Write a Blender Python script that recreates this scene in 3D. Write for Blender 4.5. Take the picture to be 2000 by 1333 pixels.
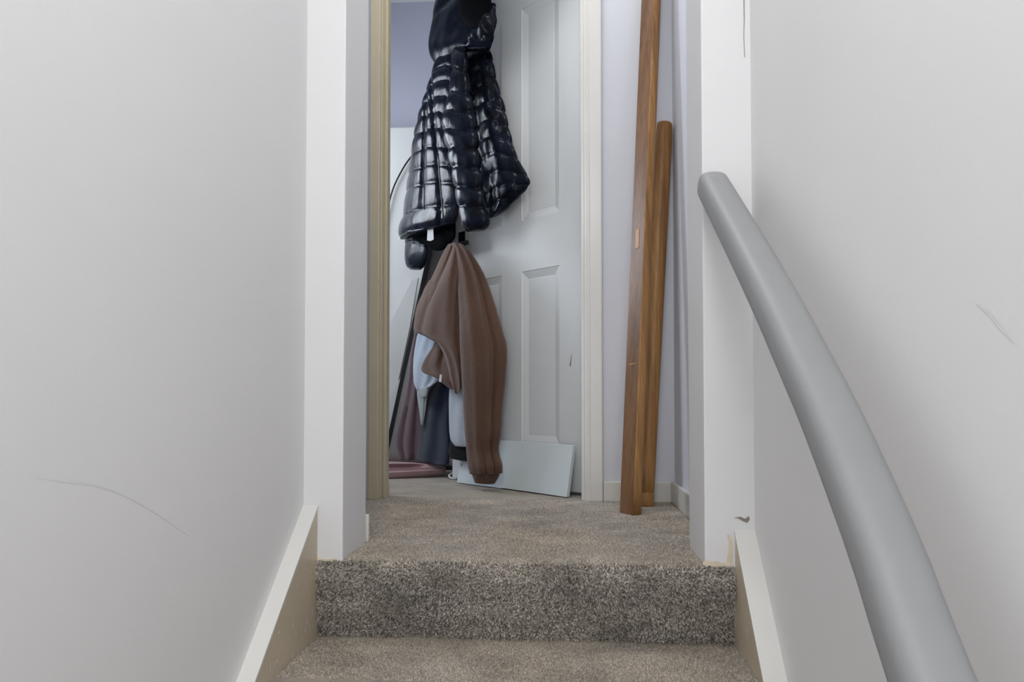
import bpy, bmesh, math, random
import numpy as np
from mathutils import Vector, Matrix, noise

random.seed(7)
rng = np.random.default_rng(7)
for o in list(bpy.data.objects):
    bpy.data.objects.remove(o)
scene = bpy.context.scene
COL = scene.collection

# ------------------------------------------------------------------ camera
FPX, W_, H_ = 1400.0, 2000.0, 1333.0
EYE = Vector((0.0, 0.0, 0.335))
YAW = math.atan(101.0 / 1400.0)
PITCH = math.radians(1.6)
SHIFT = (785 - 666.5 - FPX * math.tan(PITCH)) / 2000.0
cam_d = bpy.data.cameras.new('camera')
cam_d.sensor_fit = 'HORIZONTAL'
cam_d.sensor_width = 36.0
cam_d.lens = 36.0 * FPX / W_
cam_d.shift_y = SHIFT
cam_d.clip_start = 0.02
cam = bpy.data.objects.new('camera', cam_d)
COL.objects.link(cam)
cam.location = EYE
cam.rotation_euler = (math.radians(90) + PITCH, 0, YAW)
scene.camera = cam
CR = cam.rotation_euler.to_matrix()

# ------------------------------------------------------------------ light and exposure
scene.view_settings.view_transform = 'Standard'
scene.view_settings.look = 'None'
scene.view_settings.gamma = 1.0
scene.view_settings.use_curve_mapping = False
scene.view_settings.exposure = 0.0

world = bpy.data.worlds.new('world')
scene.world = world
world.use_nodes = True
bg = world.node_tree.nodes['Background']
bg.inputs[0].default_value = (0.93, 0.96, 1.0, 1)
bg.inputs[1].default_value = 0.9


def area(name, loc, target, sx, sy, power, col=(1, 1, 1)):
    d = bpy.data.lights.new(name, 'AREA')
    d.shape = 'RECTANGLE'
    d.size, d.size_y = sx, sy
    d.energy = power
    d.color = col
    o = bpy.data.objects.new(name, d)
    COL.objects.link(o)
    o.location = loc
    o.rotation_euler = (Vector(target) - Vector(loc)).to_track_quat('-Z', 'Y').to_euler()
    return o


def point_fill(name, loc, r, power, col):
    d = bpy.data.lights.new(name, 'POINT')
    d.energy = power
    d.shadow_soft_size = r
    d.color = col
    o = bpy.data.objects.new(name, d)
    COL.objects.link(o)
    o.location = loc
    return o


# glazed hall door at the foot of the stairs, two added unseen fills, the bedroom window
area('hall_window_light', (-0.08, -2.3, 0.1), (-0.08, 1.5, 0.5), 0.85, 2.4, 14, (1.0, 0.985, 0.97))
point_fill('stair_fill_light', (-0.12, -0.25, 1.75), 0.22, 30, (1.0, 0.985, 0.965))  # unseen soft fill added behind the camera to lift the stair walls
area('landing_fill_light', (-0.2, 2.0, 2.5), (-0.15, 2.05, 0.0), 0.5, 0.4, 8, (1.0, 0.98, 0.95))  # unseen overhead fill added to brighten the landing and door
area('bedroom_window_light', (-1.72, 3.2, 1.45), (0.2, 3.1, 0.8), 0.6, 0.9, 26, (0.82, 0.90, 1.0))

# ------------------------------------------------------------------ pixel ray helpers (real distances are given by the caller)
YH = 2.56                      # hinge distance
DOOR_A = math.radians(48.3)
HINGE = Vector((0.064, YH, 0))
DD = Vector((-math.sin(DOOR_A), math.cos(DOOR_A), 0))       # along the door leaf from hinge to lock edge
DN = Vector((-math.cos(DOOR_A), -math.sin(DOOR_A), 0))      # out of the door face


def ray(px, py):
    x = (px - 1000.0) / FPX
    y = -(py - 666.5 - SHIFT * 2000.0) / FPX
    return CR @ Vector((x, y, -1.0))


def P(px, py, Y):
    r = ray(px, py)
    return EYE + r * (Y / r.y)


def PX(px, py, X):
    r = ray(px, py)
    return EYE + r * (X / r.x)


def PD(px, py, off):
    """point on a plane parallel to the open door, off metres in front of its face"""
    r = ray(px, py)
    p0 = HINGE + DN * off
    k = (p0 - EYE).dot(DN) / r.dot(DN)
    return EYE + r * k


# ------------------------------------------------------------------ object helpers
def props(o, label=None, cat=None, group=None, kind=None):
    if label: o['label'] = label
    if cat: o['category'] = cat
    if group: o['group'] = group
    if kind: o['kind'] = kind
    return o


def empty(name, loc=(0, 0, 0)):
    o = bpy.data.objects.new(name, None)
    o.empty_display_size = 0.05
    COL.objects.link(o)
    o.location = loc
    return o


def link(name, me, mat=None, parent=None, smooth=False):
    o = bpy.data.objects.new(name, me)
    COL.objects.link(o)
    if mat is not None:
        for m in (mat if isinstance(mat, (list, tuple)) else [mat]):
            me.materials.append(m)
    if smooth:
        me.polygons.foreach_set('use_smooth', [True] * len(me.polygons))
    if parent is not None:
        o.parent = parent
        o.matrix_parent_inverse = Matrix.Translation(-Vector(parent.location))
    return o


def mesh(name, verts, faces, mat=None, parent=None, smooth=False):
    me = bpy.data.meshes.new(name)
    me.from_pydata([tuple(v) for v in verts], [], faces)
    me.update()
    bm = bmesh.new(); bm.from_mesh(me)
    bmesh.ops.recalc_face_normals(bm, faces=bm.faces)
    bm.to_mesh(me); bm.free()
    return link(name, me, mat, parent, smooth)


def from_bm(name, bm, mat=None, parent=None, smooth=False, bevel=0.0, seg=2):
    if bevel:
        bmesh.ops.bevel(bm, geom=list(bm.edges), offset=bevel, segments=seg, profile=0.6, affect='EDGES', clamp_overlap=True)
    bmesh.ops.recalc_face_normals(bm, faces=bm.faces)
    me = bpy.data.meshes.new(name)
    bm.to_mesh(me); bm.free()
    return link(name, me, mat, parent, smooth)


def add_box(bm, a, b):
    x0, y0, z0 = a; x1, y1, z1 = b
    vs = [bm.verts.new(p) for p in ((x0, y0, z0), (x1, y0, z0), (x1, y1, z0), (x0, y1, z0), (x0, y0, z1), (x1, y0, z1), (x1, y1, z1), (x0, y1, z1))]
    for f in ((0, 3, 2, 1), (4, 5, 6, 7), (0, 1, 5, 4), (1, 2, 6, 5), (2, 3, 7, 6), (3, 0, 4, 7)):
        bm.faces.new([vs[i] for i in f])


def box(name, a, b, mat, parent=None, bevel=0.0):
    bm = bmesh.new()
    add_box(bm, a, b)
    return from_bm(name, bm, mat, parent, bevel=bevel)


def prism(name, poly, vec, mat, parent=None, bevel=0.0):
    """closed polygon of 3D points swept by vec"""
    bm = bmesh.new()
    vec = Vector(vec)
    a = [bm.verts.new(p) for p in poly]
    b = [bm.verts.new(Vector(p) + vec) for p in poly]
    n = len(poly)
    bm.faces.new(a); bm.faces.new(b[::-1])
    for i in range(n):
        bm.faces.new((a[i], b[i], b[(i + 1) % n], a[(i + 1) % n]))
    return from_bm(name, bm, mat, parent, bevel=bevel)


def catmull(pts, n):
    """resample a list of tuples with a Catmull-Rom spline through them"""
    pts = [np.array(p, float) for p in pts]
    d = [0.0]
    for i in range(1, len(pts)):
        d.append(d[-1] + max(1e-6, float(np.linalg.norm(pts[i][:4] - pts[i - 1][:4]))))
    out = []
    for k in range(n):
        s = d[-1] * k / (n - 1)
        i = 0
        while i < len(pts) - 2 and s > d[i + 1]:
            i += 1
        t = (s - d[i]) / (d[i + 1] - d[i])
        p1, p2 = pts[i], pts[i + 1]
        h = d[i + 1] - d[i]
        m1 = (pts[i + 1] - pts[i - 1]) / (d[i + 1] - d[i - 1]) * h if i > 0 else (p2 - p1)
        m2 = (pts[i + 2] - pts[i]) / (d[i + 2] - d[i]) * h if i + 2 < len(pts) else (p2 - p1)
        t2, t3 = t * t, t ** 3
        out.append((2 * t3 - 3 * t2 + 1) * p1 + (t3 - 2 * t2 + t) * m1 + (-2 * t3 + 3 * t2) * p2 + (t3 - t2) * m2)
    return out


def tube(name, pts, rad, mat, parent=None, sides=8, res=0, closed=False):
    if res:
        pts = [Vector(p[:3]) for p in catmull([tuple(p) for p in pts], res)]
    pts = [Vector(p) for p in pts]
    n = len(pts)
    rads = rad if isinstance(rad, (list, tuple)) else [rad] * n
    vs, fs = [], []
    up = Vector((0.13, 0.31, 0.94))
    for i, p in enumerate(pts):
        t = (pts[min(i + 1, n - 1)] - pts[max(i - 1, 0)]).normalized()
        a = t.cross(up).normalized()
        b = t.cross(a).normalized()
        for k in range(sides):
            an = 2 * math.pi * k / sides
            vs.append(p + (a * math.cos(an) + b * math.sin(an)) * rads[i])
    for i in range(n - 1):
        for k in range(sides):
            k2 = (k + 1) % sides
            fs.append((i * sides + k, i * sides + k2, (i + 1) * sides + k2, (i + 1) * sides + k))
    fs.append(tuple(range(sides)))
    fs.append(tuple(range((n - 1) * sides, n * sides))[::-1])
    return mesh(name, vs, fs, mat, parent, True)


# ------------------------------------------------------------------ materials
def lin(c):
    return tuple(((v / 255) / 12.92 if v / 255 <= 0.04045 else ((v / 255 + 0.055) / 1.055) ** 2.4) for v in c) + (1.0,)


class NT:
    def __init__(s, name):
        s.m = bpy.data.materials.new(name)
        s.m.use_nodes = True
        s.t = s.m.node_tree
        s.b = s.t.nodes['Principled BSDF']

    def n(s, typ, **kw):
        nd = s.t.nodes.new(typ)
        for k, v in kw.items():
            setattr(nd, k, v)
        return nd

    def l(s, a, b):
        s.t.links.new(a, b)

    def obj(s):
        if not hasattr(s, 'tc'):
            s.tc = s.n('ShaderNodeTexCoord')
        return s.tc.outputs['Object']

    def noise(s, scale, detail=3, rough=0.55, vec=None, stretch=None):
        nz = s.n('ShaderNodeTexNoise')
        nz.inputs['Scale'].default_value = scale
        nz.inputs['Detail'].default_value = detail
        nz.inputs['Roughness'].default_value = rough
        src = vec or s.obj()
        if stretch:
            mp = s.n('ShaderNodeMapping')
            mp.inputs['Scale'].default_value = stretch
            s.l(src, mp.inputs[0]); src = mp.outputs[0]
        s.l(src, nz.inputs['Vector'])
        return nz.outputs['Fac']

    def ramp(s, fac, stops, interp='LINEAR'):
        r = s.n('ShaderNodeValToRGB')
        r.color_ramp.interpolation = interp
        e = r.color_ramp.elements
        while len(e) < len(stops):
            e.new(0.5)
        for el, (p, c) in zip(e, stops):
            el.position = p
            el.color = c
        s.l(fac, r.inputs[0])
        return r.outputs[0]

    def mix(s, fac, a, b, mode='MIX'):
        mx = s.n('ShaderNodeMix', data_type='RGBA', blend_type=mode)
        for sock, v in ((mx.inputs[0], fac), (mx.inputs[6], a), (mx.inputs[7], b)):
            if isinstance(v, (int, float)): sock.default_value = v
            elif isinstance(v, tuple): sock.default_value = v
            else: s.l(v, sock)
        return mx.outputs[2]

    def bump(s, h, strength, dist):
        b = s.n('ShaderNodeBump')
        b.inputs['Strength'].default_value = strength
        b.inputs['Distance'].default_value = dist
        s.l(h, b.inputs['Height'])
        s.l(b.outputs[0], s.b.inputs['Normal'])

    def set(s, **kw):
        for k, v in kw.items():
            nm = k.replace('_', ' ')
            i = s.b.inputs[nm]
            if hasattr(v, 'is_linked') or isinstance(v, bpy.types.NodeSocket): s.l(v, i)
            else: i.default_value = v
        return s


def paint(name, c, rough=0.6, var=0.03, bumps=0.12, spec=0.4, scale=3.0, dirt=None):
    t = NT(name)
    c = lin(c)
    lo = tuple(v * (1 - var) for v in c[:3]) + (1,)
    hi = tuple(min(1, v * (1 + var)) for v in c[:3]) + (1,)
    col = t.ramp(t.noise(scale, 4), [(0.3, lo), (0.7, hi)])
    if dirt:
        col = t.mix(t.ramp(t.noise(dirt[1], 6, 0.7), [(dirt[2], (0, 0, 0, 1)), (dirt[2] + 0.06, (1, 1, 1, 1))]), col, lin(dirt[0]))
    t.set(Base_Color=col, Roughness=rough, Specular_IOR_Level=spec)
    t.bump(t.noise(220, 3), bumps, 0.002)
    return t.m


M = {}
M['wall'] = paint('stair_wall_paint', (234, 234, 235), 0.62, 0.012, 0.10)
M['pier'] = paint('nib_paint', (228, 228, 230), 0.55, 0.012, 0.10)
M['landing_wall'] = paint('landing_wall_paint', (214, 217, 226), 0.6, 0.015, 0.10)
M['ceiling'] = paint('ceiling_paint', (235, 235, 233), 0.8, 0.01, 0.1)
M['lavender'] = paint('lavender_paint', (194, 194, 207), 0.7, 0.02, 0.1)
M['gloss'] = paint('gloss_white_trim', (222, 221, 218), 0.22, 0.02, 0.10, 0.5, 6)
M['cream'] = paint('cream_gloss_frame', (196, 187, 162), 0.35, 0.04, 0.10, 0.5, 5)
M['door'] = paint('white_door_paint', (218, 222, 224), 0.38, 0.012, 0.06, 0.45)
M['board'] = paint('pale_board_paint', (210, 220, 224), 0.45, 0.015, 0.05, 0.4, dirt=((236, 236, 232), 60, 0.74))
M['skirting'] = paint('landing_skirting_paint', (214, 213, 208), 0.35, 0.03, 0.1, 0.5, 8)
M['plaster'] = paint('exposed_plaster', (224, 213, 190), 0.9, 0.12, 0.6, 0.1, 40)
M['string_top'] = paint('string_edge_white', (226, 226, 223), 0.4, 0.02, 0.1, 0.45, 8)
M['string'] = paint('string_beige_gloss', (206, 193, 170), 0.35, 0.06, 0.12, 0.45, 9, dirt=((232, 226, 212), 75, 0.64))
M['rail'] = paint('grey_rail_paint', (146, 148, 150), 0.5, 0.02, 0.05, 0.45, 10)
M['chip'] = paint('bare_white_chip', (230, 230, 228), 0.7, 0.02, 0.1, 0.3)
M['black'] = paint('black_gloss', (16, 16, 19), 0.35, 0.1, 0.05, 0.4)
M['scuff'] = paint('dark_scuff', (62, 60, 58), 0.8, 0.1, 0.1, 0.2)
M['cupboard'] = paint('cupboard_white', (214, 213, 208), 0.5, 0.01, 0.04, 0.4)
M['cable_white'] = paint('white_cable', (222, 222, 224), 0.5, 0.02, 0.0, 0.4)
M['steel'] = paint('bracket_steel', (150, 150, 152), 0.3, 0.04, 0.02, 0.6)
M['label'] = paint('white_label', (205, 205, 205), 0.7, 0.03, 0.02, 0.3)
M['glassy'] = NT('mirror_glass').set(Base_Color=(0.40, 0.36, 0.33, 1), Metallic=0.75, Roughness=0.14).m  # taupe of the reflected room put into the glass colour
M['wear'] = paint('grey_wear', (140, 132, 120), 0.8, 0.2, 0.2, 0.2, 60)
M['maroon'] = paint('maroon_card', (62, 40, 46), 0.7, 0.1, 0.1, 0.2)


def fabric(name, c, var=0.12, sheen=0.25, rough=0.95, weave=900, fold=0.0):
    t = NT(name)
    c = lin(c)
    lo = tuple(v * (1 - var) for v in c[:3]) + (1,)
    hi = tuple(min(1, v * (1 + var)) for v in c[:3]) + (1,)
    t.set(Base_Color=t.ramp(t.noise(90, 4, 0.7), [(0.3, lo), (0.7, hi)]), Roughness=rough, Specular_IOR_Level=0.15,
          Sheen_Weight=sheen, Sheen_Roughness=0.5)
    t.bump(t.noise(weave, 2), 0.25, 0.0008)
    return t.m


M['brown'] = fabric('brown_fleece', (92, 69, 57))
M['brown_rib'] = fabric('brown_rib_knit', (86, 65, 54))
M['mauve'] = fabric('mauve_fleece', (88, 69, 73))
M['grey_marl'] = fabric('grey_marl_jersey', (176, 186, 198), 0.10)
M['grey_cuff'] = fabric('grey_rib', (160, 166, 168), 0.10)
M['pale_grey'] = fabric('pale_grey_jersey', (182, 190, 200), 0.08)
M['navy'] = fabric('navy_cotton', (20, 32, 52), 0.15)
M['black_cloth'] = fabric('black_cloth', (15, 15, 18), 0.15, 0.1)
M['pink'] = fabric('dusty_pink_fleece', (158, 128, 131))
M['lining'] = NT('coat_lining').set(Base_Color=lin((8, 9, 12)), Roughness=0.8, Specular_IOR_Level=0.03).m

t = NT('shiny_nylon')
t.set(Base_Color=t.ramp(t.noise(14, 4), [(0.3, lin((11, 13, 19))), (0.75, lin((21, 29, 45)))]),
      Roughness=t.ramp(t.noise(25, 3), [(0.3, (0.17,) * 3 + (1,)), (0.7, (0.30,) * 3 + (1,))]), Specular_IOR_Level=0.12)
t.bump(t.noise(60, 4, 0.55, stretch=(1.3, 1.3, 0.5)), 0.20, 0.004)
M['nylon'] = t.m


def wood(name, dark, mid, light, scale=1.0):
    t = NT(name)
    g = t.noise(26 * scale, 5, 0.6, stretch=(1, 1, 0.045))
    col = t.ramp(g, [(0.28, lin(dark)), (0.5, lin(mid)), (0.74, lin(light))])
    fine = t.ramp(t.noise(190, 3, 0.6, stretch=(1, 1, 0.02)), [(0.35, (0.62, 0.62, 0.62, 1)), (0.62, (1, 1, 1, 1))])
    t.set(Base_Color=t.mix(0.75, col, fine, 'MULTIPLY'), Roughness=0.42, Specular_IOR_Level=0.4)
    t.bump(g, 0.15, 0.002)
    return t.m


M['wood'] = wood('varnished_pine', (124, 84, 46), (170, 124, 72), (198, 154, 98))
M['wood_flat'] = wood('aged_flat_wood', (106, 76, 52), (134, 98, 68), (150, 112, 80))
M['plug'] = wood('wood_filler', (176, 130, 86), (190, 144, 98), (200, 156, 110))


def carpet(name, tuft, worn=False):
    t = NT(name)
    if tuft:
        geo = t.n('ShaderNodeNewGeometry')
        fac = geo.outputs['Random Per Island']
    else:
        fac = t.noise(420, 3, 0.8)
    fleck = t.ramp(fac, [(0.0, lin((104, 96, 86))), (0.3, lin((150, 141, 128))), (0.62, lin((188, 178, 164))), (0.9, lin((222, 213, 202))), (1.0, lin((240, 233, 224)))]) if tuft else \
        t.ramp(fac, [(0.3, lin((132, 124, 112))), (0.5, lin((172, 163, 150))), (0.7, lin((208, 200, 188)))])
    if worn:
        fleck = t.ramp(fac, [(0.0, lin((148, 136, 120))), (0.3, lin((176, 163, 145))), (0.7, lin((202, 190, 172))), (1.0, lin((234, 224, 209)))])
    elif tuft:
        fleck = t.ramp(fac, [(0.0, lin((84, 80, 76))), (0.3, lin((134, 128, 121))), (0.6, lin((182, 175, 167))), (0.88, lin((226, 219, 212))), (1.0, lin((246, 240, 234)))])
    patch = t.ramp(t.noise(9, 4, 0.65, stretch=(0.8, 1, 1.2)), [(0.33, (0.66, 0.655, 0.65, 1)), (0.66, (1.0, 0.985, 0.965, 1))])  # broad mottling: pile-direction shading put into the colour
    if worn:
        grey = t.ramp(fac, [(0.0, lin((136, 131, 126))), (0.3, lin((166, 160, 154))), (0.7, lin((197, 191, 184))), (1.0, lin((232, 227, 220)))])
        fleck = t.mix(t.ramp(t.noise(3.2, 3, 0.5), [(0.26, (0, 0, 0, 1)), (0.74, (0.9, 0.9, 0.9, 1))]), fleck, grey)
    elif tuft:
        patch = t.ramp(t.noise(11, 4, 0.6, stretch=(0.8, 1, 1.3)), [(0.34, (0.50, 0.495, 0.48, 1)), (0.52, (0.84, 0.83, 0.815, 1)), (0.68, (1.0, 1.0, 1.0, 1))])  # riser mottling: the same pile shading in the colour, stronger
    t.set(Base_Color=t.mix(0.9, fleck, patch, 'MULTIPLY'), Roughness=1.0, Specular_IOR_Level=0.05, Sheen_Weight=0.2)
    if not tuft:
        t.bump(t.noise(500, 2), 0.8, 0.004)
    return t.m


M['carpet'] = carpet('grey_brown_carpet', False)
M['pile'] = carpet('grey_brown_carpet_pile', True)
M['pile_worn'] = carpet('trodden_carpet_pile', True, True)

# ------------------------------------------------------------------ room shell
XL, XR = -0.556, 0.389          # stairwell walls
Y1 = 1.505                      # top riser and front of the wall nibs
NB = 1.685                      # back of the nibs
PLX, PRX = -0.470, 0.288        # inner faces of the nibs
YB = 2.43                       # wall with the bedroom door
CX = 0.368                      # right side wall of the landing
RISE, GO = 0.166, 0.27
ZC = 2.60                       # ceiling
YS = -2.6                       # foot of the stairwell

props(box('wall_left', (XL - 0.12, YS, -2.6), (XL, Y1, ZC), M['wall']), kind='structure')
props(box('wall_right', (XR, YS, -2.6), (XR + 0.12, Y1, ZC), M['wall']), kind='structure')
wn_l = props(box('wall_nib_left', (-0.95, Y1, -0.4), (PLX, NB, ZC), M['pier'], bevel=0.004), kind='structure')
wn_r = props(box('wall_nib_right', (PRX, Y1, -0.4), (0.66, NB, ZC), M['pier'], bevel=0.004), kind='structure')
props(box('wall_landing_left', (-1.07, NB, -0.05), (-0.95, YB, ZC), M['landing_wall']), kind='structure')
props(box('wall_landing_right', (CX, NB, -0.05), (CX + 0.12, YB, ZC), M['landing_wall']), kind='structure')
OPL, OPR = -0.655, 0.094        # structural opening for the door lining
bm = bmesh.new()
add_box(bm, (-1.9, YB, -0.05), (OPL, YB + 0.11, ZC))
add_box(bm, (OPR, YB, -0.05), (1.1, YB + 0.11, ZC))
add_box(bm, (OPL, YB, 2.03), (OPR, YB + 0.11, ZC))
props(from_bm('wall_back', bm, M['landing_wall']), kind='structure')
props(box('wall_bedroom_far', (-1.9, 3.95, -0.05), (1.1, 4.07, ZC), M['lavender']), kind='structure')
props(box('wall_bedroom_right', (0.98, YB + 0.11, -0.05), (1.1, 3.95, ZC), M['lavender']), kind='structure')
props(box('wall_bedroom_left', (-1.9, YB + 0.11, -0.05), (-1.78, 3.95, ZC), M['lavender']), kind='structure')
props(box('ceiling', (-1.9, YS, ZC), (1.1, 4.07, ZC + 0.1), M['ceiling']), kind='structure')
fl = props(box('floor', (-1.9, Y1 + 0.04, -0.06), (1.1, 4.07, 0.0), M['carpet']), kind='structure')

# ---- carpeted stairs: one profile in the Y-Z plane per step, each step its own piece
stairs = props(empty('staircase', (0, Y1, -RISE)), 'carpeted straight flight climbing to the landing', kind='structure')
SXL, SXR = XL + 0.002, XR - 0.002


def step_profile(k):
    """top surface of step k (0 = landing nosing) running down its riser to the tread below"""
    yf, z = Y1 - k * GO, -k * RISE
    pr = [(yf + 0.045, z)]
    r = 0.036
    cy, cz = yf + 0.016, z - r
    for i in range(9):
        a = math.radians(90 + i * 14)
        pr.append((cy + r * math.cos(a), cz + r * math.sin(a)))
    pr.append((yf - 0.008, z - 0.085))
    pr.append((yf - 0.001, z - RISE + 0.004))
    pr.append((yf - 0.004, z - RISE))
    pr.append((yf - GO + 0.045, z - RISE))
    return pr


step_me = None
for k in range(8):
    pr = step_profile(k)
    vs, fs = [], []
    nx = 2
    for x in (SXL, SXR):
        for (y, z) in pr:
            vs.append((x, y, z))
        vs.append((x, pr[-1][0], pr[-1][1] - 0.16)); vs.append((x, pr[0][0], pr[-1][1] - 0.16))
    n = len(pr) + 2
    for i in range(n):
        fs.append((i, (i + 1) % n, n + (i + 1) % n, n + i))
    fs.append(tuple(range(n))); fs.append(tuple(range(n, 2 * n))[::-1])
    mesh('step', vs, fs, M['carpet'], stairs)


def pile(name, path, x0, x1, sp, h, parent, mat, lean=0.5, clip=None):
    """cut-pile tufts standing on a Y-Z path"""
    pts = np.array(path, float)
    seg = np.linalg.norm(np.diff(pts, axis=0), axis=1)
    L = seg.sum()
    cum = np.concatenate([[0], np.cumsum(seg)])
    ns, nx = int(L / sp), int((x1 - x0) / sp)
    s = (np.repeat(np.arange(ns), nx) + rng.random(ns * nx)) * sp
    x = x0 + (np.tile(np.arange(nx), ns) + rng.random(ns * nx)) * sp
    s = np.clip(s, 0, L - 1e-6)
    idx = np.clip(np.searchsorted(cum, s, side='right') - 1, 0, len(seg) - 1)
    f = (s - cum[idx]) / seg[idx]
    p = pts[idx] + (pts[idx + 1] - pts[idx]) * f[:, None]
    tg = (pts[idx + 1] - pts[idx]) / seg[idx][:, None]
    nr = np.stack([-tg[:, 1], tg[:, 0]], 1)
    nr *= np.where(nr[:, :1] * -1 + nr[:, 1:] < 0, -1, 1)
    pos = np.stack([x, p[:, 0], p[:, 1]], 1)
    N = np.stack([np.zeros(len(x)), nr[:, 0], nr[:, 1]], 1)
    T = np.stack([np.zeros(len(x)), tg[:, 0], tg[:, 1]], 1)
    X = np.tile([1.0, 0, 0], (len(x), 1))
    if clip is not None:
        keep = clip(pos)
        pos, N, T, X = pos[keep], N[keep], T[keep], X[keep]
    m = len(pos)
    base = pos - N * 0.001
    hh = h * (0.6 + 0.7 * rng.random(m))
    # pile leaning in broad drifts
    dx = np.sin(pos[:, 0] * 23 + np.sin(pos[:, 2] * 40 + pos[:, 1] * 31) * 1.7)
    dt = np.cos(pos[:, 0] * 17 + pos[:, 2] * 37 + 1.3)
    tip = pos + N * hh[:, None] + X * ((dx * 0.5 + rng.normal(0, 0.6, m)) * lean * h)[:, None] + T * ((dt * 0.5 + rng.normal(0, 0.6, m)) * lean * h)[:, None]
    rot = rng.random(m) * 6.283
    r = sp * 0.75
    V = np.empty((m, 4, 3))
    for k in range(3):
        a = rot + k * 2.0944
        V[:, k] = base + X * (np.cos(a) * r)[:, None] + T * (np.sin(a) * r)[:, None]
    V[:, 3] = tip
    ids = np.arange(m) * 4
    F = np.empty((m, 3, 3), np.int32)
    for k in range(3):
        F[:, k, 0] = ids + k; F[:, k, 1] = ids + (k + 1) % 3; F[:, k, 2] = ids + 3
    me = bpy.data.meshes.new(name)
    me.vertices.add(m * 4)
    me.vertices.foreach_set('co', V.reshape(-1))
    me.loops.add(m * 9)
    me.loops.foreach_set('vertex_index', F.reshape(-1))
    me.polygons.add(m * 3)
    me.polygons.foreach_set('loop_start', np.arange(0, m * 9, 3, dtype=np.int32))
    me.update(calc_edges=True)
    me.validate()
    o = link(name, me, mat, parent)
    o['kind'] = 'stuff'
    return o


pp = step_profile(0)
NIBS = lambda p: ~((p[:, 1] > Y1 - 0.001) & (p[:, 2] > -0.03) & ((p[:, 0] < PLX + 0.002) | (p[:, 0] > PRX - 0.002)))
pile('carpet_pile', pp[:4], XL + 0.034, XR - 0.042, 0.0028, 0.0034, stairs, M['pile_worn'], 0.9, NIBS)
pile('carpet_pile', pp[3:12], XL + 0.034, XR - 0.042, 0.0027, 0.0055, stairs, M['pile'], 0.6, NIBS)
pile('carpet_pile', pp[12:], XL + 0.034, XR - 0.042, 0.0028, 0.0026, stairs, M['pile_worn'], 1.0)
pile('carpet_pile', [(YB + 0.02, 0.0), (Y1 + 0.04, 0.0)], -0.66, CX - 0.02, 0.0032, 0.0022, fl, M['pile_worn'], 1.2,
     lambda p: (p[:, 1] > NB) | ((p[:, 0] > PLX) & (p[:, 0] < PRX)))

# ---- sloping string boards on both walls (white edge over a scuffed beige face)
def string(name, xw, xi, top, mat_face, label):
    """top: two (Y, Z) points of the upper edge"""
    (ya, za), (yb, zb) = top
    sl = (zb - za) / (yb - ya)
    y0 = YS + 0.4
    zt = lambda y: za + sl * (y - ya)
    ye = Y1 - 0.0005
    hgt = 0.34
    poly = [(ye, zt(ye)), (ye, zt(ye) - hgt), (y0, zt(y0) - hgt), (y0, zt(y0))]
    root = props(prism(name, [(xi, y, z) for y, z in poly], (xw - xi, 0, 0), mat_face), label, kind='structure')
    # painted top edge
    d = 0.0022
    s = 1 if xi > xw else -1
    cap = [(ye, zt(ye) - 0.004), (y0, zt(y0) - 0.004), (y0, zt(y0) + d), (ye, zt(ye) + d)]
    prism('painted_edge', [(xi + s * 0.0012, y, z) for y, z in cap], (xw - xi - s * 0.0012, 0, 0), M['string_top'], root)
    return root


SLI, SRI = XL + 0.031, XR - 0.040
a = PX(497, 1333, SLI); b = PX(601, 1043, SLI)
trim1 = string('trim_1', XL, SLI, [(a.y, a.z), (b.y, b.z)], M['string'], 'beige stair string with white edge on the bare wall')
a = PX(1492, 1333, SRI); b = PX(1436, 1040, SRI)
trim2 = string('trim_2', XR, SRI, [(a.y, a.z), (b.y, b.z)], M['string'], 'beige stair string with white edge under the grey handrail')

# ---- landing skirting boards
def skirt(name, a, b, label=None, par=None):
    o = box(name, a, b, M['skirting'], par, bevel=0.004)
    return props(o, label, kind='structure')


skirt('baseboard_back', (0.131, YB - 0.014, 0.0), (CX - 0.012, YB, 0.068))
skirt('baseboard_right', (CX - 0.013, NB, 0.0), (CX, YB - 0.014, 0.070))
skirt('baseboard_left', (-0.95, NB, 0.0), (PLX + 0.006, NB + 0.014, 0.066))

# ---- door lining, stops and architraves
tr = props(empty('trim_3', (-0.63, YB, 0)), 'cream gloss door lining and architrave on lock side', kind='structure')
LX = -0.632
box('architrave', (LX - 0.036, YB - 0.016, 0.0), (LX + 0.0, YB, 2.06), M['cream'], tr, 0.004)
box('lining', (LX - 0.02, YB, 0.0), (LX + 0.004, YB + 0.115, 2.03), M['cream'], tr, 0.003)
box('door_stop', (LX + 0.004, YB + 0.030, 0.0), (LX + 0.016, YB + 0.070, 2.02), M['cream'], tr, 0.002)
box('plinth_block', (LX + 0.016, YB + 0.032, 0.0), (LX + 0.019, YB + 0.068, 0.045), M['cream'], tr, 0.001)
tr = props(empty('trim_4', (0.1, YB, 0)), 'white gloss door lining and architrave on hinge side', kind='structure')
box('architrave', (0.086, YB - 0.018, 0.0), (0.130, YB, 2.06), M['gloss'], tr, 0.005)
box('architrave_bead', (0.080, YB - 0.010, 0.0), (0.087, YB, 2.06), M['gloss'], tr, 0.002)
box('lining', (0.070, YB, 0.0), (0.094, YB + 0.115, 2.03), M['gloss'], tr, 0.002)
box('door_stop', (0.060, YB + 0.020, 0.0), (0.071, YB + 0.080, 2.02), M['gloss'], tr, 0.002)
tr = props(box('trim_5', (LX - 0.036, YB - 0.016, 2.02), (0.130, YB, 2.09), M['gloss'], bevel=0.004), 'white architrave across door head', kind='structure')

# ---- the open door: moulded four-panel leaf
DW, DT, DH = 0.72, 0.036, 1.98
door = props(empty('door_1', HINGE), 'white moulded four-panel bedroom door standing open', kind='structure')


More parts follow.
